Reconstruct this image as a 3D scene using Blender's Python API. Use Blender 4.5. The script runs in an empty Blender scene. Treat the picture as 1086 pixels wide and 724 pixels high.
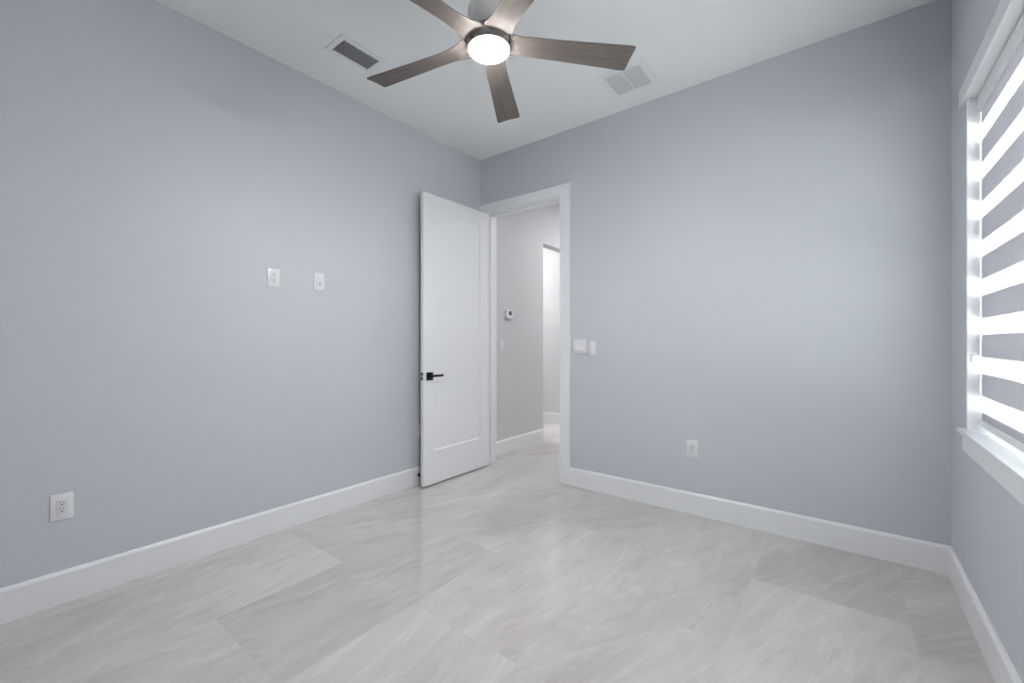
import bpy, bmesh, math, random
from mathutils import Vector, Matrix

scene = bpy.context.scene
col = scene.collection
PI = math.pi

# ------------------------------------------------------------------ camera
CAM_Z = 1.232
cam_data = bpy.data.cameras.new('camera')
cam_data.sensor_fit = 'HORIZONTAL'
cam_data.sensor_width = 36.0
cam_data.lens = 452.0 / 1086.0 * 36.0
cam_data.clip_start = 0.02
cam = bpy.data.objects.new('camera', cam_data)
cam.location = (0.0, 0.0, CAM_Z)
cam.rotation_euler = (PI / 2, 0.0, math.radians(38.0))
col.objects.link(cam)
scene.camera = cam

# ------------------------------------------------------------------ exposure, sky, lights
scene.view_settings.view_transform = 'Standard'
scene.view_settings.look = 'None'
scene.view_settings.exposure = 0.28
scene.view_settings.gamma = 1.0
scene.view_settings.use_curve_mapping = False

SKY = 3.0
LAMP = 310.0          # ceiling fan lamp
DOWNLIGHT = 400.0     # hall downlight and the unseen ones added as fill
world = bpy.data.worlds.new('overcast_sky')
scene.world = world
world.use_nodes = True
wn = world.node_tree
bg = wn.nodes['Background']
bg.inputs['Color'].default_value = (0.965, 0.98, 1.0, 1)
bg.inputs['Strength'].default_value = SKY

# sun standing behind the house: it lights the paving outside, not the window
sun = bpy.data.lights.new('sun', 'SUN'); sun.energy = 180.0; sun.angle = math.radians(0.6); sun.color = (1.0, 0.98, 0.95)
so = bpy.data.objects.new('sun', sun)
so.rotation_euler = Vector((0.30, 0.25, -1.0)).to_track_quat('-Z', 'Y').to_euler()
col.objects.link(so)

# room dimensions (metres, camera at x = y = 0)
XL, XR, YB, YF, H = -2.913, 0.443, 3.20, -0.36, 3.06
WT = 0.14                                   # wall thickness
XHL = -2.96                                 # hall left wall
WIN_Y0, WIN_Y1, WIN_Z0, WIN_Z1 = 1.00, 2.82, 0.83, 2.345
DX0, DX1, DZ = -2.818, -1.966, 2.498        # door opening
OY0, OY1, OZ = 4.418, 5.25, 2.452           # opening in the hall wall

# daylight portal in the window opening
pd = bpy.data.lights.new('window_portal', 'AREA')
pd.shape = 'RECTANGLE'; pd.size = WIN_Y1 - WIN_Y0; pd.size_y = WIN_Z1 - WIN_Z0
pd.cycles.is_portal = True
po = bpy.data.objects.new('window_portal', pd)
po.location = (XR + 0.16, (WIN_Y0 + WIN_Y1) / 2, (WIN_Z0 + WIN_Z1) / 2)
po.rotation_euler = (0, PI / 2, 0)          # faces -x, into the room
po.rotation_euler = Vector((-1, 0, 0)).to_track_quat('-Z', 'Z').to_euler()
pd.size, pd.size_y = (WIN_Y1 - WIN_Y0), (WIN_Z1 - WIN_Z0)
col.objects.link(po)


# ------------------------------------------------------------------ materials
def mat(name, color, rough=0.5, metal=0.0, spec=0.5, emis=None, estr=0.0, coat=0.0):
    m = bpy.data.materials.new(name)
    m.use_nodes = True
    b = m.node_tree.nodes['Principled BSDF']
    b.inputs['Base Color'].default_value = (*color, 1)
    b.inputs['Roughness'].default_value = rough
    b.inputs['Metallic'].default_value = metal
    b.inputs['Specular IOR Level'].default_value = spec
    b.inputs['Coat Weight'].default_value = coat
    if emis:
        b.inputs['Emission Color'].default_value = (*emis, 1)
        b.inputs['Emission Strength'].default_value = estr
    return m


def paint(name, color, rough, bump=0.02, scale=220.0, var=0.02):
    """rolled paint: a tiny orange-peel bump and a very faint tone variation"""
    m = mat(name, color, rough, spec=0.35)
    t = m.node_tree; b = t.nodes['Principled BSDF']
    tc = t.nodes.new('ShaderNodeTexCoord')
    n = t.nodes.new('ShaderNodeTexNoise'); n.inputs['Scale'].default_value = scale
    n.inputs['Detail'].default_value = 2.0
    bp = t.nodes.new('ShaderNodeBump'); bp.inputs['Strength'].default_value = bump
    bp.inputs['Distance'].default_value = 0.002
    t.links.new(tc.outputs['Object'], n.inputs['Vector'])
    t.links.new(n.outputs['Fac'], bp.inputs['Height'])
    t.links.new(bp.outputs['Normal'], b.inputs['Normal'])
    n2 = t.nodes.new('ShaderNodeTexNoise'); n2.inputs['Scale'].default_value = 0.9
    mx = t.nodes.new('ShaderNodeMix'); mx.data_type = 'RGBA'
    mx.inputs['A'].default_value = (*[c * (1 - var) for c in color], 1)
    mx.inputs['B'].default_value = (*[min(1, c * (1 + var)) for c in color], 1)
    t.links.new(tc.outputs['Object'], n2.inputs['Vector'])
    t.links.new(n2.outputs['Fac'], mx.inputs['Factor'])
    t.links.new(mx.outputs['Result'], b.inputs['Base Color'])
    return m


WALL = paint('grey_wall_paint', (0.595, 0.617, 0.662), 0.55, bump=0.05)
HALLWALL = paint('hall_wall_paint', (0.64, 0.645, 0.665), 0.6)
CEIL = paint('ceiling_paint', (0.900, 0.910, 0.925), 0.8)
TRIM = paint('white_trim_paint', (0.84, 0.85, 0.875), 0.32, bump=0.01)
PLASTIC = mat('white_plastic', (0.80, 0.80, 0.83), 0.25)
PLASTIC_IN = mat('white_plastic_insert', (0.74, 0.74, 0.77), 0.3)
SLOT = mat('dark_slot', (0.03, 0.03, 0.035), 0.6)
BLACK = mat('matte_black_metal', (0.015, 0.015, 0.017), 0.4, metal=0.6)
NICKEL = mat('brushed_nickel', (0.74, 0.72, 0.70), 0.26, metal=0.7)
STEEL = mat('satin_steel', (0.6, 0.6, 0.6), 0.35, metal=1.0)
VENT = mat('vent_enamel', (0.86, 0.87, 0.885), 0.5)
VENTDARK = mat('duct_inside', (0.22, 0.225, 0.235), 0.8)
FILTER = mat('return_filter', (0.58, 0.58, 0.60), 0.9)
LOUVRE = mat('louvre_enamel', (0.76, 0.76, 0.78), 0.5)
SCREEN = mat('thermostat_screen', (0.10, 0.105, 0.11), 0.2)
VINYL = mat('window_vinyl', (0.80, 0.81, 0.82), 0.35)
RAIL = mat('shade_rail_white', (0.82, 0.83, 0.84), 0.35)
RUBBER = mat('black_rubber', (0.012, 0.012, 0.013), 0.6)
LENS = mat('lit_opal_lens', (0.9, 0.9, 0.9), 0.4, emis=(1.0, 0.985, 0.96), estr=LAMP)
DOWN = mat('downlight_lens', (0.9, 0.9, 0.9), 0.4, emis=(1.0, 0.97, 0.95), estr=DOWNLIGHT)

GLASS = bpy.data.materials.new('window_glass'); GLASS.use_nodes = True
t = GLASS.node_tree; t.nodes.clear()
o_ = t.nodes.new('ShaderNodeOutputMaterial'); tr = t.nodes.new('ShaderNodeBsdfTransparent')
gl = t.nodes.new('ShaderNodeBsdfGlossy'); mx = t.nodes.new('ShaderNodeMixShader')
tr.inputs['Color'].default_value = (0.94, 0.97, 0.96, 1); gl.inputs['Roughness'].default_value = 0.02
mx.inputs['Fac'].default_value = 0.06
t.links.new(tr.outputs[0], mx.inputs[1]); t.links.new(gl.outputs[0], mx.inputs[2])
t.links.new(mx.outputs[0], o_.inputs['Surface'])


def floor_material():
    m = bpy.data.materials.new('porcelain_tile'); m.use_nodes = True
    t = m.node_tree; N = t.nodes; L = t.links
    b = N['Principled BSDF']
    tc = N.new('ShaderNodeTexCoord'); sep = N.new('ShaderNodeSeparateXYZ')
    L.new(tc.outputs['Object'], sep.inputs[0])

    def M(op, a, b_=None, c=None):
        n = N.new('ShaderNodeMath'); n.operation = op
        for i, v in enumerate((a, b_, c)):
            if v is None: continue
            if isinstance(v, (int, float)): n.inputs[i].default_value = v
            else: L.new(v, n.inputs[i])
        return n.outputs[0]
    TW, TL = 0.6075, 1.225
    u = M('DIVIDE', M('ADD', sep.outputs['X'], 0.990), TW)
    i = M('FLOOR', u)
    off = M('MULTIPLY', M('PINGPONG', M('ADD', i, 1.0), 1.0), 0.5)
    v = M('ADD', M('DIVIDE', M('SUBTRACT', sep.outputs['Y'], 1.295), TL), off)
    j = M('FLOOR', v)
    fu = M('FRACT', u); fv = M('FRACT', v)
    du = M('MULTIPLY', M('MINIMUM', fu, M('SUBTRACT', 1.0, fu)), TW)
    dv = M('MULTIPLY', M('MINIMUM', fv, M('SUBTRACT', 1.0, fv)), TL)
    d = M('MINIMUM', du, dv)
    grout = M('LESS_THAN', d, 0.0012)
    comb = N.new('ShaderNodeCombineXYZ'); L.new(i, comb.inputs[0]); L.new(j, comb.inputs[1])
    wn_ = N.new('ShaderNodeTexWhiteNoise'); wn_.noise_dimensions = '3D'; L.new(comb.outputs[0], wn_.inputs['Vector'])
    rsep = N.new('ShaderNodeSeparateColor'); L.new(wn_.outputs['Color'], rsep.inputs[0])
    # each tile is cut from another place of the stone pattern and turned
    ang = M('ADD', M('MULTIPLY', M('SUBTRACT', rsep.outputs[0], 0.5), 1.1), 0.25)
    shift = N.new('ShaderNodeVectorMath'); shift.operation = 'MULTIPLY_ADD'
    L.new(wn_.outputs['Color'], shift.inputs[0]); shift.inputs[1].default_value = (37, 53, 19)
    L.new(tc.outputs['Object'], shift.inputs[2])
    rot = N.new('ShaderNodeVectorRotate'); rot.rotation_type = 'Z_AXIS'
    L.new(tc.outputs['Object'], rot.inputs['Vector']); L.new(ang, rot.inputs['Angle'])
    sh2 = N.new('ShaderNodeVectorMath'); sh2.operation = 'MULTIPLY_ADD'
    L.new(wn_.outputs['Color'], sh2.inputs[0]); sh2.inputs[1].default_value = (37, 53, 19)
    L.new(rot.outputs[0], sh2.inputs[2])

    def noise(sx, sy, scale, detail, dist, rough=0.6):
        mp = N.new('ShaderNodeMapping'); mp.inputs['Scale'].default_value = (sx, sy, 1)
        n = N.new('ShaderNodeTexNoise'); n.inputs['Scale'].default_value = scale
        n.inputs['Detail'].default_value = detail; n.inputs['Distortion'].default_value = dist
        n.inputs['Roughness'].default_value = rough
        L.new(sh2.outputs[0], mp.inputs['Vector']); L.new(mp.outputs[0], n.inputs['Vector'])
        return n.outputs['Fac']
    cloud = noise(1.0, 0.38, 2.0, 3, 0.9)
    streak = noise(2.0, 0.42, 4.0, 8, 1.8, 0.72)
    vein = noise(1.3, 0.22, 2.3, 5, 2.2, 0.6)

    def ramp(x, stops):
        r = N.new('ShaderNodeValToRGB'); e = r.color_ramp.elements
        e[0].position, e[0].color = stops[0][0], (*stops[0][1], 1)
        e[1].position, e[1].color = stops[-1][0], (*stops[-1][1], 1)
        for p, c in stops[1:-1]:
            q = e.new(p); q.color = (*c, 1)
        L.new(x, r.inputs[0]); return r.outputs[0]
    base = ramp(cloud, [(0.32, (0.515, 0.488, 0.470)), (0.5, (0.575, 0.553, 0.540)), (0.68, (0.610, 0.592, 0.583))])
    st = ramp(streak, [(0.30, (0.89, 0.88, 0.875)), (0.48, (1.0, 1.0, 1.0)), (0.70, (1.05, 1.055, 1.06))])
    vn = ramp(M('ABSOLUTE', M('SUBTRACT', vein, 0.5)), [(0.0, (1.08, 1.085, 1.09)), (0.03, (1.0, 1.0, 1.0)), (0.1, (1.0, 1.0, 1.0))])

    def mul(a, b_):
        n = N.new('ShaderNodeMix'); n.data_type = 'RGBA'; n.blend_type = 'MULTIPLY'
        n.inputs['Factor'].default_value = 1.0
        L.new(a, n.inputs['A']); L.new(b_, n.inputs['B']); return n.outputs['Result']
    c = mul(mul(base, st), vn)
    tone = N.new('ShaderNodeCombineColor')
    tv = M('ADD', M('MULTIPLY', rsep.outputs[1], 0.08), 0.945)
    for k in range(3): L.new(tv, tone.inputs[k])
    c = mul(c, tone.outputs[0])
    g = N.new('ShaderNodeMix'); g.data_type = 'RGBA'
    L.new(M('MULTIPLY', grout, 0.55), g.inputs['Factor']); L.new(c, g.inputs['A'])
    g.inputs['B'].default_value = (0.58, 0.575, 0.57, 1)
    L.new(g.outputs['Result'], b.inputs['Base Color'])
    L.new(M('ADD', M('MULTIPLY', streak, 0.06), 0.045), b.inputs['Roughness'])
    b.inputs['Specular IOR Level'].default_value = 0.7
    bp = N.new('ShaderNodeBump'); bp.inputs['Strength'].default_value = 0.25; bp.inputs['Distance'].default_value = 0.001
    L.new(M('SUBTRACT', 1.0, grout), bp.inputs['Height']); L.new(bp.outputs['Normal'], b.inputs['Normal'])
    return m


def shade_material():
    """zebra shade: bands of dense cloth and bands of sheer cloth, both woven in one fabric"""
    m = bpy.data.materials.new('zebra_fabric'); m.use_nodes = True
    t = m.node_tree; N = t.nodes; L = t.links; N.clear()
    out = N.new('ShaderNodeOutputMaterial')
    tc = N.new('ShaderNodeTexCoord'); sep = N.new('ShaderNodeSeparateXYZ'); L.new(tc.outputs['Object'], sep.inputs[0])

    def M(op, a, b_=None):
        n = N.new('ShaderNodeMath'); n.operation = op
        for i, v in enumerate((a, b_)):
            if v is None: continue
            if isinstance(v, (int, float)): n.inputs[i].default_value = v
            else: L.new(v, n.inputs[i])
        return n.outputs[0]
    # sheer bands: world z in [0.914 + k*0.1745, +0.073]; object origin is at z = WIN_Z0
    f = M('FRACT', M('DIVIDE', M('SUBTRACT', sep.outputs['Z'], 0.914 - WIN_Z0 - 0.1745), 0.1745))
    sheer = M('LESS_THAN', f, 0.073 / 0.1745)
    w = N.new('ShaderNodeTexWave'); w.bands_direction = 'Z'; w.inputs['Scale'].default_value = 260
    L.new(tc.outputs['Object'], w.inputs['Vector'])
    d1 = N.new('ShaderNodeBsdfDiffuse'); d1.inputs['Color'].default_value = (0.50, 0.51, 0.56, 1)
    t1 = N.new('ShaderNodeBsdfTranslucent'); t1.inputs['Color'].default_value = (0.30, 0.30, 0.335, 1)
    dense = N.new('ShaderNodeMixShader'); dense.inputs[0].default_value = 0.09
    L.new(d1.outputs[0], dense.inputs[1]); L.new(t1.outputs[0], dense.inputs[2])
    d2 = N.new('ShaderNodeBsdfTransparent'); d2.inputs['Color'].default_value = (0.97, 0.98, 1.0, 1)
    t2 = N.new('ShaderNodeBsdfTranslucent'); t2.inputs['Color'].default_value = (0.88, 0.89, 0.91, 1)
    sh = N.new('ShaderNodeMixShader'); sh.inputs[0].default_value = 0.28
    L.new(d2.outputs[0], sh.inputs[1]); L.new(t2.outputs[0], sh.inputs[2])
    mx = N.new('ShaderNodeMixShader')
    L.new(sheer, mx.inputs[0]); L.new(dense.outputs[0], mx.inputs[1]); L.new(sh.outputs[0], mx.inputs[2])
    L.new(mx.outputs[0], out.inputs['Surface'])
    return m


def wood_material():
    m = mat('weathered_oak', (0.2, 0.17, 0.15), 0.5)
    t = m.node_tree; N = t.nodes; L = t.links; b = N['Principled BSDF']
    tc = N.new('ShaderNodeTexCoord')
    mp = N.new('ShaderNodeMapping'); mp.inputs['Scale'].default_value = (3.0, 55, 55)
    n = N.new('ShaderNodeTexNoise'); n.inputs['Scale'].default_value = 1.0; n.inputs['Detail'].default_value = 5
    n.inputs['Distortion'].default_value = 0.6
    L.new(tc.outputs['Object'], mp.inputs['Vector']); L.new(mp.outputs[0], n.inputs['Vector'])
    r = N.new('ShaderNodeValToRGB'); e = r.color_ramp.elements
    e[0].position, e[0].color = 0.3, (0.112, 0.094, 0.086, 1)
    e[1].position, e[1].color = 0.72, (0.165, 0.144, 0.134, 1)
    L.new(n.outputs['Fac'], r.inputs[0]); L.new(r.outputs[0], b.inputs['Base Color'])
    return m


TILE = floor_material()
ZEBRA = shade_material()
WOOD = wood_material()
WOOD.node_tree.nodes['Principled BSDF'].inputs['Roughness'].default_value = 0.7
WOOD.node_tree.nodes['Principled BSDF'].inputs['Specular IOR Level'].default_value = 0.25


# ------------------------------------------------------------------ helpers
def box(bm, x0, x1, y0, y1, z0, z1, bevel=0.0, seg=2):
    r = bmesh.ops.create_cube(bm, size=1.0)
    vs = r['verts']
    for v in vs:
        v.co = Vector(((x0 + x1) / 2 + v.co.x * (x1 - x0), (y0 + y1) / 2 + v.co.y * (y1 - y0), (z0 + z1) / 2 + v.co.z * (z1 - z0)))
    if bevel:
        es = list({e for v in vs for e in v.link_edges})
        bmesh.ops.bevel(bm, geom=es, offset=bevel, segments=seg, profile=0.5, affect='EDGES')


def cyl(bm, c, r0, r1, depth, axis='Z', seg=24, bevel=0.0):
    mt = Matrix.Translation(c)
    if axis == 'X': mt = mt @ Matrix.Rotation(PI / 2, 4, 'Y')
    if axis == 'Y': mt = mt @ Matrix.Rotation(PI / 2, 4, 'X')
    r = bmesh.ops.create_cone(bm, cap_ends=True, segments=seg, radius1=r0, radius2=r1, depth=depth, matrix=mt)
    if bevel:
        es = list({e for v in r['verts'] for e in v.link_edges if any(len(f.verts) > 4 for f in e.link_faces)})
        bmesh.ops.bevel(bm, geom=es, offset=bevel, segments=2, profile=0.5, affect='EDGES')


def lathe(bm, prof, seg=48):
    """prof = [(r, z)...], closed solid of revolution about Z (profile starts and ends on the axis or is looped)"""
    rings = []
    for r, z in prof:
        if r < 1e-6: rings.append([bm.verts.new((0, 0, z))])
        else: rings.append([bm.verts.new((r * math.cos(2 * PI * k / seg), r * math.sin(2 * PI * k / seg), z)) for k in range(seg)])
    for a, b in zip(rings, rings[1:]):
        for k in range(seg):
            k2 = (k + 1) % seg
            if len(a) == 1 and len(b) == 1: continue
            if len(a) == 1: bm.faces.new((a[0], b[k], b[k2]))
            elif len(b) == 1: bm.faces.new((a[k], b[0], a[k2]))
            else: bm.faces.new((a[k], b[k], b[k2], a[k2]))
    bmesh.ops.recalc_face_normals(bm, faces=bm.faces)


def prism(bm, pts, axis, a0, a1):
    """extrude a closed 2-D outline along an axis ('X': pts are (y,z), 'Y': (x,z), 'Z': (x,y))"""
    def mk(p, a):
        return {'X': (a, p[0], p[1]), 'Y': (p[0], a, p[1]), 'Z': (p[0], p[1], a)}[axis]
    A = [bm.verts.new(mk(p, a0)) for p in pts]; B = [bm.verts.new(mk(p, a1)) for p in pts]
    bm.faces.new(A); bm.faces.new(B)
    n = len(pts)
    for k in range(n): bm.faces.new((A[k], A[(k + 1) % n], B[(k + 1) % n], B[k]))
    bmesh.ops.recalc_face_normals(bm, faces=bm.faces)


def obj(name, bm, m, parent=None, smooth=None, at=None, world=False):
    """one mesh object; with at, its origin is moved there; with world=True the
    geometry was written in world coordinates and is brought to the parent's space"""
    if at is not None: bmesh.ops.translate(bm, verts=bm.verts, vec=-Vector(at))
    base = Vector(at) if at is not None else Vector((0, 0, 0))
    me = bpy.data.meshes.new(name); bm.to_mesh(me); bm.free()
    me.materials.append(m)
    if smooth:
        for p in me.polygons: p.use_smooth = True
        me.set_sharp_from_angle(angle=math.radians(smooth))
    o = bpy.data.objects.new(name, me); col.objects.link(o)
    if parent is not None:
        o.parent = parent
        if world:
            pw = Vector((0, 0, 0)); q = parent
            while q: pw += q.location; q = q.parent
            o.location = base - pw
        else: o.location = base
    else: o.location = base
    return o


def thing(name, label, cat, loc, rz=0.0, group=None):
    o = bpy.data.objects.new(name, None); o.empty_display_size = 0.05
    col.objects.link(o); o.location = loc; o.rotation_euler = (0, 0, rz)
    o['label'] = label; o['category'] = cat
    if group: o['group'] = group
    return o


def struct(o, label):
    o['kind'] = 'structure'; o['label'] = label
    return o


def kids(o): return [c for c in col.objects if c.parent == o]


def copy_tree(o, parent=None):
    c = o.copy(); col.objects.link(c)
    if parent: c.parent = parent
    for k in kids(o): copy_tree(k, c)
    return c


# ------------------------------------------------------------------ room shell
HX1, HY1 = -1.25, 7.2         # hall right wall, hall far end
AX0, AY1 = -5.2, 5.48         # side room beyond the hall opening
bm = bmesh.new(); box(bm, AX0 - WT, XR + 0.2, YF - WT, HY1 + WT, -0.12, 0.0)
struct(obj('floor', bm, TILE), 'pale grey veined stone-look porcelain tile floor')
bm = bmesh.new(); box(bm, AX0 - WT, XR + 0.2, YF - WT, HY1 + WT, H, H + 0.12)
struct(obj('ceiling', bm, CEIL), 'flat pale grey-white ceiling')

bm = bmesh.new(); box(bm, XL - WT, XL, YF - WT, YB, 0, H)
struct(obj('wall_left', bm, WALL), 'long grey painted wall on the left of the room')
bm = bmesh.new()
box(bm, XL - WT, DX0 - 0.018, YB, YB + WT, 0, H)
box(bm, DX1 + 0.018, XR + 0.2, YB, YB + WT, 0, H)
box(bm, DX0 - 0.018, DX1 + 0.018, YB, YB + WT, DZ + 0.018, H)
struct(obj('wall_back', bm, WALL), 'grey painted wall facing the camera with the doorway at its left end')
bm = bmesh.new()
box(bm, XR, XR + 0.2, YF - WT, WIN_Y0 - 0.012, 0, H); box(bm, XR, XR + 0.2, WIN_Y1 + 0.012, YB, 0, H)
box(bm, XR, XR + 0.2, WIN_Y0 - 0.012, WIN_Y1 + 0.012, 0, WIN_Z0 - 0.022)
box(bm, XR, XR + 0.2, WIN_Y0 - 0.012, WIN_Y1 + 0.012, WIN_Z1, H)
struct(obj('wall_right', bm, WALL), 'grey painted wall on the right holding the window')
bm = bmesh.new(); box(bm, XL, XR, YF - WT, YF, 0, H)
struct(obj('wall_front', bm, WALL), 'grey painted wall behind the camera')
# hall
bm = bmesh.new()
box(bm, XHL - 0.13, XHL, YB + WT, OY0, 0, H); box(bm, XHL - 0.13, XHL, OY1, HY1, 0, H)
box(bm, XHL - 0.13, XHL, OY0, OY1, OZ, H)
struct(obj('wall_hall_left', bm, HALLWALL), 'pale grey hall wall seen through the doorway, with a tall opening')
bm = bmesh.new(); box(bm, HX1, HX1 + WT, YB + WT, HY1, 0, H)
struct(obj('wall_hall_right', bm, HALLWALL), 'hall wall hidden beside the doorway')
bm = bmesh.new(); box(bm, XHL - 0.13, HX1 + WT, HY1, HY1 + WT, 0, H)
struct(obj('wall_hall_far', bm, HALLWALL), 'end wall of the hall')
bm = bmesh.new(); box(bm, AX0, XHL - 0.13, AY1, AY1 + WT, 0, H)
struct(obj('wall_side_room', bm, HALLWALL), 'bright wall seen through the opening in the hall wall')
bm = bmesh.new(); box(bm, AX0 - WT, AX0, YB + WT, AY1 + WT, 0, H)
struct(obj('wall_side_room_left', bm, HALLWALL), 'left wall of the side room beyond the hall')
bm = bmesh.new(); box(bm, AX0, XL - WT, YB + WT - 0.10, YB + WT, 0, H)
struct(obj('wall_side_room_near', bm, HALLWALL), 'near wall of the side room beyond the hall')

# baseboards: flat board with a small eased step at the top
BH, BT = 0.152, 0.016


def base_profile(t_, h_): return [(0, 0), (t_, 0), (t_, h_ - 0.014), (t_ - 0.005, h_ - 0.004), (t_ - 0.008, h_), (0, h_)]


bm = bmesh.new(); prism(bm, [(XL + a, b) for a, b in base_profile(BT, BH)], 'Y', YF, YB)
struct(obj('baseboard_left', bm, TRIM), 'white baseboard along the left wall')
bm = bmesh.new(); prism(bm, [(XR - a, b) for a, b in base_profile(BT, BH)], 'Y', YF, YB - BT)
struct(obj('baseboard_right', bm, TRIM), 'white baseboard along the window wall')
bm = bmesh.new(); prism(bm, [(YB - a, b) for a, b in base_profile(BT, BH)], 'X', -1.862, XR)
struct(obj('baseboard_back', bm, TRIM), 'white baseboard along the back wall')
bm = bmesh.new(); prism(bm, [(YF + a, b) for a, b in base_profile(BT, BH)], 'X', XL + BT, XR - BT)
struct(obj('baseboard_front', bm, TRIM), 'white baseboard behind the camera')
bm = bmesh.new(); prism(bm, [(XHL + a, b) for a, b in base_profile(BT, BH)], 'Y', YB + WT + 0.02, OY0)
prism(bm, [(XHL + a, b) for a, b in base_profile(BT, BH)], 'Y', OY1, HY1)
struct(obj('baseboard_hall', bm, TRIM), 'white baseboard along the hall wall')
bm = bmesh.new(); prism(bm, [(AY1 - a, b) for a, b in base_profile(BT, BH)], 'X', AX0, XHL - 0.13)
struct(obj('baseboard_side_room', bm, TRIM), 'white baseboard in the room beyond the hall')

# ------------------------------------------------------------------ doorway trim and open door
CW = 0.093
bm = bmesh.new()
ct = 0.018
box(bm, XL + 0.001, DX0 - 0.006, YB - ct, YB, 0.0, DZ + 0.006, 0.002, 1)
box(bm, DX1 + 0.006, -1.862, YB - ct, YB, 0.0, DZ + 0.006, 0.002, 1)
box(bm, XL + 0.001, -1.862, YB - ct, YB, DZ + 0.006, DZ + 0.006 + CW, 0.002, 1)
struct(obj('trim_1', bm, TRIM), 'white flat casing around the doorway')
bm = bmesh.new()
y0, y1 = YB, YB + WT
box(bm, DX0 - 0.018, DX0, y0, y1, 0, DZ); box(bm, DX1, DX1 + 0.018, y0, y1, 0, DZ)
box(bm, DX0 - 0.018, DX1 + 0.018, y0, y1, DZ, DZ + 0.018)
box(bm, DX0, DX0 + 0.011, y0 + 0.045, y0 + 0.08, 0, DZ, 0.002, 1)
box(bm, DX1 - 0.011, DX1, y0 + 0.045, y0 + 0.08, 0, DZ, 0.002, 1)
box(bm, DX0 + 0.011, DX1 - 0.011, y0 + 0.045, y0 + 0.08, DZ - 0.011, DZ, 0.002, 1)
struct(obj('trim_2', bm, TRIM), 'white jamb lining the doorway with its door stop')
bm = bmesh.new()
box(bm, DX0 - 0.006 - CW, DX0 - 0.006, y1, y1 + ct, 0.0, DZ + 0.006, 0.002, 1)
box(bm, DX1 + 0.006, DX1 + 0.006 + CW, y1, y1 + ct, 0.0, DZ + 0.006, 0.002, 1)
box(bm, DX0 - 0.006 - CW, DX1 + 0.006 + CW, y1, y1 + ct, DZ + 0.006, DZ + 0.006 + CW, 0.002, 1)
struct(obj('trim_3', bm, TRIM), 'white casing on the hall side of the doorway')

# the leaf stands open at a right angle to the doorway, parallel to the left wall
LX0, LX1, LY0, LY1, LZ0, LZ1 = -2.815, -2.780, 2.354, 3.180, 0.012, 2.490
door = bpy.data.objects.new('door_1', None); col.objects.link(door); door.location = (LX0, LY1, 0)
struct(door, 'tall white one-panel door standing open beside the left wall')


def slab_with_panel(bm):
    ins = (0.120, 0.118, 0.282, 0.125)          # latch stile, hinge stile, bottom rail, top rail
    d1, w1 = 0.009, 0.012                        # depth and width of the sloping sticking
    for X, s in ((LX1, -1), (LX0, 1)):
        a = [(LY0, LZ0), (LY1, LZ0), (LY1, LZ1), (LY0, LZ1)]
        b_ = [(LY0 + ins[0], LZ0 + ins[2]), (LY1 - ins[1], LZ0 + ins[2]), (LY1 - ins[1], LZ1 - ins[3]), (LY0 + ins[0], LZ1 - ins[3])]
        c_ = [(b_[0][0] + w1, b_[0][1] + w1), (b_[1][0] - w1, b_[1][1] + w1), (b_[2][0] - w1, b_[2][1] - w1), (b_[3][0] + w1, b_[3][1] - w1)]
        A = [bm.verts.new((X, *p)) for p in a]; B = [bm.verts.new((X, *p)) for p in b_]
        C_ = [bm.verts.new((X + s * d1, *p)) for p in c_]
        for k in range(4):
            k2 = (k + 1) % 4
            bm.faces.new((A[k], A[k2], B[k2], B[k])); bm.faces.new((B[k], B[k2], C_[k2], C_[k]))
        bm.faces.new(C_)
        if s == -1: F = A
        else: G = A
    for k in range(4):
        k2 = (k + 1) % 4
        bm.faces.new((F[k], F[k2], G[k2], G[k]))
    bmesh.ops.recalc_face_normals(bm, faces=bm.faces)
    es = [e for e in bm.edges if all(abs(v.co.x - LX1) < 1e-6 or abs(v.co.x - LX0) < 1e-6 for v in e.verts)
          and all(v in F or v in G for v in e.verts)]
    bmesh.ops.bevel(bm, geom=es, offset=0.0015, segments=2, profile=0.5, affect='EDGES')


bm = bmesh.new(); slab_with_panel(bm)
leaf = obj('door_leaf', bm, TRIM, door, world=True)
# handle set on both faces
HY, HZ = 2.420, 0.937
for s, X in ((1, LX1), (-1, LX0)):
    bm = bmesh.new()
    lo, hi = sorted((X, X + s * 0.009))
    box(bm, lo, hi, HY - 0.034, HY + 0.034, HZ - 0.034, HZ + 0.034, 0.0015, 2)
    hd = obj('door_handle', bm, BLACK, door, world=True, at=(X, HY, HZ))
    bm = bmesh.new()
    cyl(bm, Vector((X + s * 0.026, HY, HZ + 0.004)), 0.011, 0.011, 0.036, 'X', 20)
    lo, hi = sorted((X + s * 0.038, X + s * 0.050))
    box(bm, lo, hi, HY - 0.011, HY + 0.118, HZ - 0.006, HZ + 0.014, 0.003, 2)
    obj('lever', bm, BLACK, hd, smooth=40, world=True)
bm = bmesh.new(); box(bm, LX0 + 0.006, LX1 - 0.006, LY0 - 0.0015, LY0 + 0.001, HZ - 0.030, HZ + 0.034, 0.0005, 1)
lp = obj('latch_plate', bm, BLACK, door, world=True, at=(LX0, LY0, HZ))
bm = bmesh.new(); box(bm, LX0 + 0.009, LX1 - 0.009, LY0 - 0.010, LY0 - 0.001, HZ - 0.008, HZ + 0.012, 0.002, 1)
obj('latch_bolt', bm, STEEL, lp, world=True)
for hz in (0.25, 0.95, 1.60, 2.28):
    bm = bmesh.new()
    cyl(bm, Vector((LX0 - 0.001, LY1 + 0.0085, hz)), 0.006, 0.006, 0.10, 'Z', 14)
    box(bm, LX0 + 0.002, LX1 - 0.004, LY1, LY1 + 0.002, hz - 0.05, hz + 0.05)
    obj('hinge', bm, BLACK, door, smooth=40, world=True, at=(LX0, LY1, hz))

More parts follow.
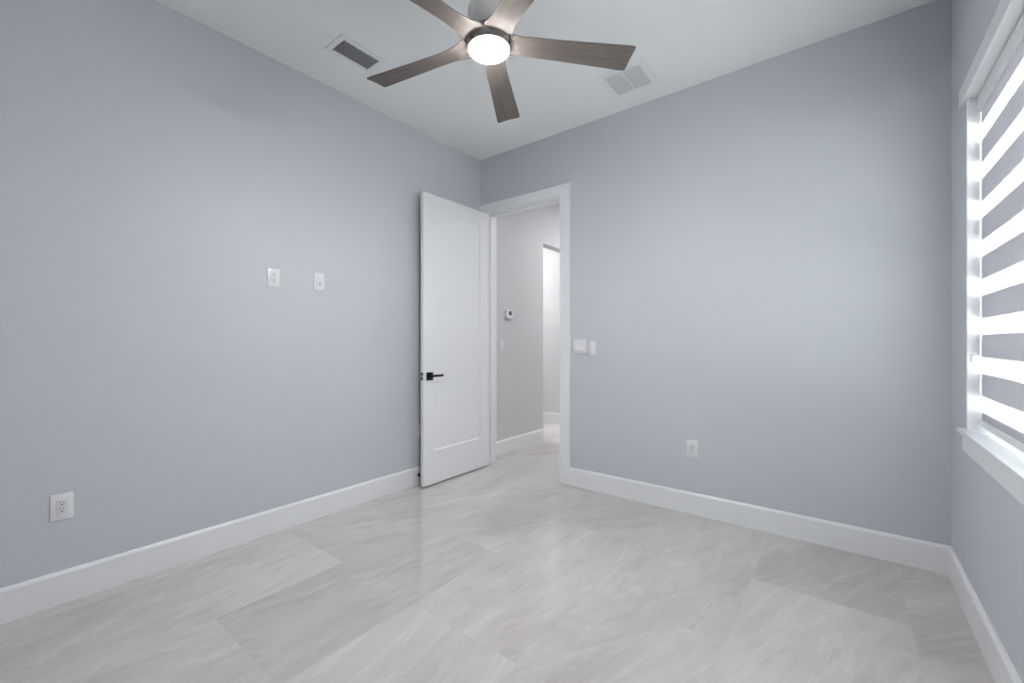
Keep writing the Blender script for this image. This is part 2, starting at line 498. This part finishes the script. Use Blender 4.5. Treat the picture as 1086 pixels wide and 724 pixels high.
# ------------------------------------------------------------------ window
win = bpy.data.objects.new('window_1', None); col.objects.link(win); win.location = (XR, (WIN_Y0 + WIN_Y1) / 2, WIN_Z0)
struct(win, 'white framed window in the right wall behind a banded shade')
bm = bmesh.new()
RX = XR + 0.125
box(bm, XR - 0.003, RX, WIN_Y1, WIN_Y1 + 0.012, WIN_Z0, WIN_Z1, 0.001, 1)
box(bm, XR - 0.003, RX, WIN_Y0 - 0.012, WIN_Y0, WIN_Z0, WIN_Z1, 0.001, 1)
box(bm, XR - 0.003, RX, WIN_Y0, WIN_Y1, WIN_Z1 - 0.009, WIN_Z1)
obj('window_reveal', bm, TRIM, win, world=True)
bm = bmesh.new()
box(bm, 0.414, RX, WIN_Y0 - 0.05, WIN_Y1 + 0.044, WIN_Z0 - 0.020, WIN_Z0, 0.003, 2)
obj('window_sill', bm, TRIM, win, world=True, smooth=40)
bm = bmesh.new(); box(bm, 0.427, XR, WIN_Y0 - 0.012, WIN_Y1 + 0.010, 0.7325, WIN_Z0 - 0.020, 0.0015, 1)
obj('sill_apron', bm, TRIM, win, world=True)
bm = bmesh.new(); box(bm, 0.425, XR, WIN_Y0 - 0.06, WIN_Y1 + 0.075, WIN_Z1 - 0.009, WIN_Z1 + 0.068, 0.0015, 1)
obj('head_trim', bm, TRIM, win, world=True)
# vinyl single hung frame
fx0, fx1 = RX, XR + 0.185
bm = bmesh.new(); fw = 0.045
box(bm, fx0, fx1, WIN_Y0 - 0.012, WIN_Y0 + fw, WIN_Z0, WIN_Z1); box(bm, fx0, fx1, WIN_Y1 - fw, WIN_Y1 + 0.012, WIN_Z0, WIN_Z1)
box(bm, fx0, fx1, WIN_Y0 + fw, WIN_Y1 - fw, WIN_Z0 - 0.022, WIN_Z0 + fw); box(bm, fx0, fx1, WIN_Y0 + fw, WIN_Y1 - fw, WIN_Z1 - fw, WIN_Z1)
box(bm, fx0 + 0.005, fx1 - 0.01, WIN_Y0 + fw, WIN_Y1 - fw, 1.57, 1.625, 0.002, 1)
fr = obj('window_frame', bm, VINYL, win, world=True)
for a, b in ((WIN_Z0 + fw, 1.57), (1.625, WIN_Z1 - fw)):
    bm = bmesh.new(); box(bm, fx0 + 0.028, fx0 + 0.034, WIN_Y0 + fw, WIN_Y1 - fw, a, b)
    obj('pane', bm, GLASS, fr, world=True)

# ground outside, seen only through the sheer bands
bm = bmesh.new(); box(bm, XR + 0.2, 14.0, -10.0, 12.0, -0.25, -0.15)
struct(obj('ground', bm, mat('pale_paving', (0.55, 0.55, 0.53), 0.9)), 'pale paving outside the window')

# zebra shade
shade = thing('zebra_shade', 'zebra roller shade with alternating grey and glowing white bands in the window',
              'window shade', (XR + 0.042, (WIN_Y0 + WIN_Y1) / 2, WIN_Z0))
SX = XR + 0.042
bm = bmesh.new()
box(bm, SX, SX + 0.0006, WIN_Y0 + 0.008, WIN_Y1 - 0.004, WIN_Z0 + 0.045, 2.275)
# single sheet: keep only the room-side skin so light crosses the cloth once
dl = [f for f in bm.faces if f.calc_center_median().x > SX + 0.0003 - 1e-5]
bmesh.ops.delete(bm, geom=dl, context='FACES')
obj('shade_fabric', bm, ZEBRA, shade, world=True, at=(SX, (WIN_Y0 + WIN_Y1) / 2, WIN_Z0))
bm = bmesh.new()
prism(bm, [(SX - 0.014, 2.334), (SX - 0.014, 2.285), (SX - 0.008, 2.268), (SX + 0.055, 2.268), (SX + 0.055, 2.334)], 'Y', WIN_Y0 + 0.006, WIN_Y1 - 0.003)
obj('cassette', bm, RAIL, shade, world=True)
bm = bmesh.new()
box(bm, SX - 0.009, SX + 0.009, WIN_Y0 + 0.008, WIN_Y1 - 0.004, WIN_Z0 + 0.022, WIN_Z0 + 0.050, 0.005, 3)
obj('bottom_rail', bm, RAIL, shade, world=True, smooth=50)
bm = bmesh.new()
box(bm, XR + 0.006, SX - 0.014, WIN_Y1 - 0.008, WIN_Y1, 2.318, 2.334, 0.003, 2)
obj('bracket', bm, PLASTIC, shade, world=True)
bm = bmesh.new()
box(bm, XR + 0.010, XR + 0.030, WIN_Y1 - 0.008, WIN_Y1, 1.135, 1.170, 0.003, 2)
cyl(bm, Vector((XR + 0.017, WIN_Y1 - 0.010, 1.148)), 0.004, 0.004, 0.008, 'Y', 12)
obj('chain_clip', bm, PLASTIC, shade, world=True)

# ------------------------------------------------------------------ ceiling fan
FX, FY = -1.243, 1.425
fan = thing('ceiling_fan', 'five-blade ceiling fan with weathered brown blades, nickel motor and lit round lamp',
            'ceiling fan', (FX, FY, H))
bm = bmesh.new()
lathe(bm, [(0, 0), (0.072, 0), (0.072, -0.012), (0.066, -0.035), (0.045, -0.058), (0.018, -0.068), (0, -0.068)])
obj('canopy', bm, NICKEL, fan, smooth=35)
bm = bmesh.new(); cyl(bm, Vector((0, 0, -0.185)), 0.0135, 0.0135, 0.25, 'Z', 20)
obj('downrod', bm, NICKEL, fan, smooth=35)
bm = bmesh.new()
lathe(bm, [(0, -0.300), (0.022, -0.300), (0.026, -0.312), (0.055, -0.322), (0.080, -0.338), (0.093, -0.365), (0.096, -0.40), (0.096, -0.462), (0.092, -0.470), (0, -0.470)])
obj('motor_housing', bm, NICKEL, fan, smooth=35)
bm = bmesh.new()
lathe(bm, [(0, -0.470), (0.090, -0.470), (0.100, -0.480), (0.104, -0.490), (0.104, -0.500), (0.096, -0.505), (0, -0.505)])
obj('blade_hub', bm, mat('satin_taupe_hub', (0.42, 0.40, 0.38), 0.35, metal=0.3), fan, smooth=35)
bm = bmesh.new()
lathe(bm, [(0, -0.500), (0.088, -0.500), (0.088, -0.526), (0.0905, -0.530), (0.0907, -0.536), (0.0900, -0.5365), (0, -0.5365)])
lk = obj('light_kit', bm, NICKEL, fan, smooth=35)
bm = bmesh.new()
prof = [(0, -0.530), (0.0885, -0.530), (0.0902, -0.5368)]
for k in range(1, 9):
    a = k / 8 * PI / 2
    prof.append((0.0902 * math.cos(a) if k < 8 else 0, -0.5368 - 0.023 * math.sin(a)))
lathe(bm, prof)
obj('lamp_lens', bm, LENS, fan, smooth=60)

ZB = 2.557 - H           # blade height below the ceiling


def blade_bm():
    bm = bmesh.new()
    R = 0.665
    sec = [(0.085, 0.061, 0.0), (0.105, 0.066, 0.05), (0.125, 0.058, 0.2), (0.15, 0.053, 0.45), (0.18, 0.0515, 0.75), (0.22, 0.051, 1.0),
           (0.30, 0.053, 1.0), (0.42, 0.058, 1.0), (0.55, 0.0635, 1.0), (0.640, 0.0675, 1.0), (0.658, 0.0665, 1.0), (R, 0.060, 1.0)]
    pitch = math.radians(11.3)
    nx = 8
    top, bot = [], []
    for r, w, p in sec:
        tr, br = [], []
        for k in range(nx + 1):
            s = -1 + 2 * k / nx
            a = -pitch * p
            y = s * w
            camber = 0.006 * (1 - s * s) * p
            th = 0.0045 * (1 - 0.6 * abs(s) ** 3)
            yy = y * math.cos(a); zz = y * math.sin(a) + camber - 0.002
            rr = r
            tr.append(bm.verts.new((rr, yy, zz + th))); br.append(bm.verts.new((rr, yy, zz - th)))
        top.append(tr); bot.append(br)
    n = len(sec)
    for i in range(n - 1):
        for k in range(nx):
            bm.faces.new((top[i][k], top[i + 1][k], top[i + 1][k + 1], top[i][k + 1]))
            bm.faces.new((bot[i][k], bot[i][k + 1], bot[i + 1][k + 1], bot[i + 1][k]))
        bm.faces.new((top[i][0], bot[i][0], bot[i + 1][0], top[i + 1][0]))
        bm.faces.new((top[i][nx], top[i + 1][nx], bot[i + 1][nx], bot[i][nx]))
    for i in (0, n - 1):
        for k in range(nx):
            bm.faces.new((top[i][k], top[i][k + 1], bot[i][k + 1], bot[i][k]))
    bmesh.ops.recalc_face_normals(bm, faces=bm.faces)
    return bm


b0 = obj('blade', blade_bm(), WOOD, fan, smooth=40)
b0.location = (0, 0, ZB); b0.rotation_euler = (0, 0, math.radians(47.3))
for k, tweak in ((1, 1.5), (2, 0.5), (3, 0.0), (4, 0.0)):
    c = b0.copy(); col.objects.link(c); c.parent = fan
    c.rotation_euler = (0, 0, math.radians(47.3 + 72 * k + tweak))

# ------------------------------------------------------------------ ceiling grilles
sv = thing('air_vent', 'small slatted supply vent in the ceiling nearer the left wall', 'air vent', (-2.458, 1.531, H))
vx, vy, ix, iy = 0.104, 0.160, 0.068, 0.124


def ring(bm, ox, oy, ix, iy, z0, z1, bev=0.0015):
    box(bm, -ox, ox, -oy, -iy, z0, z1, bev, 1); box(bm, -ox, ox, iy, oy, z0, z1, bev, 1)
    box(bm, -ox, -ix, -iy, iy, z0, z1, bev, 1); box(bm, ix, ox, -iy, iy, z0, z1, bev, 1)


bm = bmesh.new(); ring(bm, vx, vy, ix, iy, -0.006, 0.0); obj('frame', bm, VENT, sv)
bm = bmesh.new(); box(bm, -ix, ix, -iy, iy, -0.0012, 0.0); obj('backing', bm, VENTDARK, sv)
ns = 9
bm = bmesh.new()
for k in range(1):
    box(bm, -0.0065, 0.0065, -iy, iy, -0.0006, 0.0006)
bmesh.ops.rotate(bm, verts=bm.verts, cent=(0, 0, 0), matrix=Matrix.Rotation(math.radians(28), 3, 'Y'))
s0 = obj('slat', bm, mat('vent_slat_enamel', (0.66, 0.67, 0.69), 0.5), sv)
for k in range(ns):
    c = s0 if k == 0 else s0.copy()
    if k: col.objects.link(c); c.parent = sv
    c.location = (-ix + (k + 0.5) * 2 * ix / ns, 0, -0.0052)

rv = thing('air_vent', 'square two-panel return grille in the ceiling by the back wall beside a fan blade', 'air vent', (-1.195, 2.846, H))
ox, oy, jx, jy = 0.170, 0.163, 0.124, 0.124
bm = bmesh.new(); ring(bm, ox, oy, jx, jy, -0.007, 0.0); box(bm, -0.006, 0.006, -jy, jy, -0.006, 0, 0.001, 1)
obj('frame', bm, VENT, rv)
bm = bmesh.new(); box(bm, -jx, jx, -jy, jy, -0.001, 0.0); obj('backing', bm, FILTER, rv)
for s in (-1, 1):
    bm = bmesh.new()
    for k in range(18):
        y = -jy + (k + 0.5) * 2 * jy / 18
        x0, x1 = sorted((s * 0.006, s * jx))
        box(bm, x0, x1, y - 0.0035, y + 0.0035, -0.0045, -0.001)
    obj('louvre_panel', bm, LOUVRE, rv)


# ------------------------------------------------------------------ wall plates (built facing -y, plate centre at origin)
def plate_mesh(w=0.077, h=0.121, hole=None):
    bm = bmesh.new(); box(bm, -w / 2, w / 2, -0.006, 0, -h / 2, h / 2, 0.003, 2); return bm


def make_outlet(label, group=None):
    t_ = thing('wall_outlet', label, 'wall outlet', (0, 0, 0), 0, group)
    obj('cover_plate', plate_mesh(), PLASTIC, t_, smooth=50)
    bm = bmesh.new(); box(bm, -0.0168, 0.0168, -0.0085, -0.004, -0.0335, 0.0335, 0.001, 2)
    ins = obj('receptacle', bm, PLASTIC_IN, t_)
    for zc in (0.0175, -0.0135):
        bm = bmesh.new()
        box(bm, -0.0070, -0.0050, -0.0090, -0.0080, zc, zc + 0.0085)
        box(bm, 0.0050, 0.0070, -0.0090, -0.0080, zc, zc + 0.0085)
        cyl(bm, Vector((0, -0.0085, zc - 0.0075)), 0.0032, 0.0032, 0.001, 'Y', 14)
        obj('socket_slots', bm, SLOT, ins)
    for zc in (0.048, -0.048):
        bm = bmesh.new(); cyl(bm, Vector((0, -0.0062, zc)), 0.0028, 0.0028, 0.0012, 'Y', 12)
        obj('screw', bm, PLASTIC_IN, t_)
    return t_


G = 'white electrical outlets on the walls'
R90 = PI / 2
out0 = make_outlet('white outlet low on the left wall, nearest the camera', G)
out0.location = (XL, 0.277, 0.454); out0.rotation_euler = (0, 0, R90)
for lab, loc, rz in (
        ('white outlet high on the left wall, left of the pair', (XL, 1.222, 1.642), R90),
        ('white outlet behind the open door, only its edge showing', (XL, 2.441, 0.468), R90),
        ('white outlet low on the back wall, right of the doorway', (-0.862, YB, 0.466), 0.0)):
    c = copy_tree(out0); c['label'] = lab; c.location = loc; c.rotation_euler = (0, 0, rz)

jk = thing('cable_plate', 'white cable jack plate high on the left wall, right of the pair', 'wall plate', (XL, 1.523, 1.651), R90)
obj('cover_plate', plate_mesh(), PLASTIC, jk, smooth=50)
bm = bmesh.new(); box(bm, -0.0168, 0.0168, -0.0080, -0.004, -0.0335, 0.0335, 0.001, 2)
obj('insert', bm, PLASTIC_IN, jk)
bm = bmesh.new(); cyl(bm, Vector((0.004, -0.013, -0.010)), 0.0048, 0.0048, 0.012, 'Y', 16)
cyl(bm, Vector((0.004, -0.009, -0.010)), 0.0065, 0.0065, 0.003, 'Y', 6)
obj('coaxial_jack', bm, STEEL, jk, smooth=40)


def rocker(parent, xc):
    bm = bmesh.new()
    box(bm, xc - 0.0168, xc + 0.0168, -0.0080, -0.004, -0.0335, 0.0335, 0.001, 1)
    fr_ = obj('switch_frame', bm, PLASTIC_IN, parent)
    bm = bmesh.new()
    prism(bm, [(-0.0075, -0.0305), (-0.0118, -0.0305), (-0.0085, 0.0), (-0.0098, 0.0305), (-0.0075, 0.0305)], 'X', xc - 0.0148, xc + 0.0148)
    obj('rocker', bm, PLASTIC, fr_)


ds = thing('light_switch', 'wide white two-rocker light switch beside the doorway casing', 'light switch', (-1.770, YB, 1.190))
obj('cover_plate', plate_mesh(0.124, 0.121), PLASTIC, ds, smooth=50)
rocker(ds, -0.0235); rocker(ds, 0.0235)
hs = thing('light_switch', 'single white light switch on the hall wall below the thermostat', 'light switch', (XHL, 3.599, 1.190), R90)
obj('cover_plate', plate_mesh(), PLASTIC, hs, smooth=50)
rocker(hs, 0)

rm = thing('fan_remote', 'slim white fan remote in its wall cradle, right of the wide light switch', 'remote control', (-1.645, YB, 1.172))
bm = bmesh.new(); box(bm, -0.025, 0.025, -0.010, 0, -0.066, 0.052, 0.003, 2)
obj('cradle', bm, PLASTIC_IN, rm, smooth=50)
bm = bmesh.new(); box(bm, -0.021, 0.021, -0.024, -0.009, -0.058, 0.064, 0.004, 3)
rb = obj('remote_body', bm, PLASTIC, rm, smooth=50)
for zz in (0.040, 0.018, -0.004, -0.026):
    bm = bmesh.new(); cyl(bm, Vector((0, -0.0245, zz)), 0.006, 0.0055, 0.002, 'Y', 18)
    obj('button', bm, PLASTIC_IN, rb)
bm = bmesh.new(); box(bm, 0.021, 0.029, -0.019, -0.009, -0.022, 0.004, 0.002, 2)
obj('side_clip', bm, PLASTIC, rm)

th = thing('thermostat', 'white square thermostat with small dark screen on the hall wall', 'thermostat', (XHL, 3.722, 1.531), R90)
bm = bmesh.new(); box(bm, -0.060, 0.060, -0.006, 0, -0.052, 0.052, 0.002, 2); obj('wall_plate', bm, PLASTIC_IN, th)
bm = bmesh.new(); box(bm, -0.056, 0.056, -0.026, -0.005, -0.049, 0.049, 0.004, 3); tb = obj('housing', bm, PLASTIC, th, smooth=50)
bm = bmesh.new(); box(bm, -0.022, 0.026, -0.0268, -0.0255, -0.008, 0.036, 0.0004, 1); obj('screen', bm, SCREEN, tb)
for k in range(2):
    bm = bmesh.new(); box(bm, -0.022 + k * 0.03, -0.004 + k * 0.03, -0.0275, -0.0255, -0.034, -0.026, 0.0006, 1)
    obj('button', bm, PLASTIC_IN, tb)

# door stop on the left baseboard
dst = thing('door_stop', 'small black door stop on the left baseboard behind the open door', 'door stop', (XL + BT, 2.398, 0.084))
bm = bmesh.new(); cyl(bm, Vector((0.004, 0, 0)), 0.013, 0.011, 0.008, 'X', 20); cyl(bm, Vector((0.033, 0, 0)), 0.006, 0.006, 0.056, 'X', 14)
obj('post', bm, BLACK, dst, smooth=40)
bm = bmesh.new(); cyl(bm, Vector((0.0695, 0, 0)), 0.0095, 0.0095, 0.017, 'X', 18, 0.002); obj('bumper', bm, RUBBER, dst, smooth=40)

# ------------------------------------------------------------------ hall downlight, then unseen downlights added to brighten hall and side room
dl0 = None
for lab, (x, y) in (('round recessed downlight in the hall ceiling just beyond the door', (-1.85, 5.0)),
                    ('unseen fill downlight added at the far end of the hall', (-1.85, 6.6)),
                    ('unseen downlight added to brighten the side room off the hall', (-3.70, 4.45)),
                    ('second unseen downlight added deeper in the side room off the hall to brighten it', (-4.5, 4.45))):
    if dl0 is None:
        dl0 = thing('ceiling_light', lab, 'ceiling light', (x, y, H), 0, 'recessed downlights beyond the door')
        bm = bmesh.new(); lathe(bm, [(0, 0), (0.092, 0), (0.092, -0.003), (0.080, -0.008), (0.070, -0.008), (0.066, -0.004), (0, -0.004)])
        obj('trim_ring', bm, PLASTIC, dl0, smooth=40)
        bm = bmesh.new(); lathe(bm, [(0, -0.0042), (0.066, -0.0042), (0.066, -0.006), (0, -0.0062)])
        obj('lens', bm, DOWN, dl0)
    else:
        c = copy_tree(dl0); c['label'] = lab; c.location = (x, y, H)
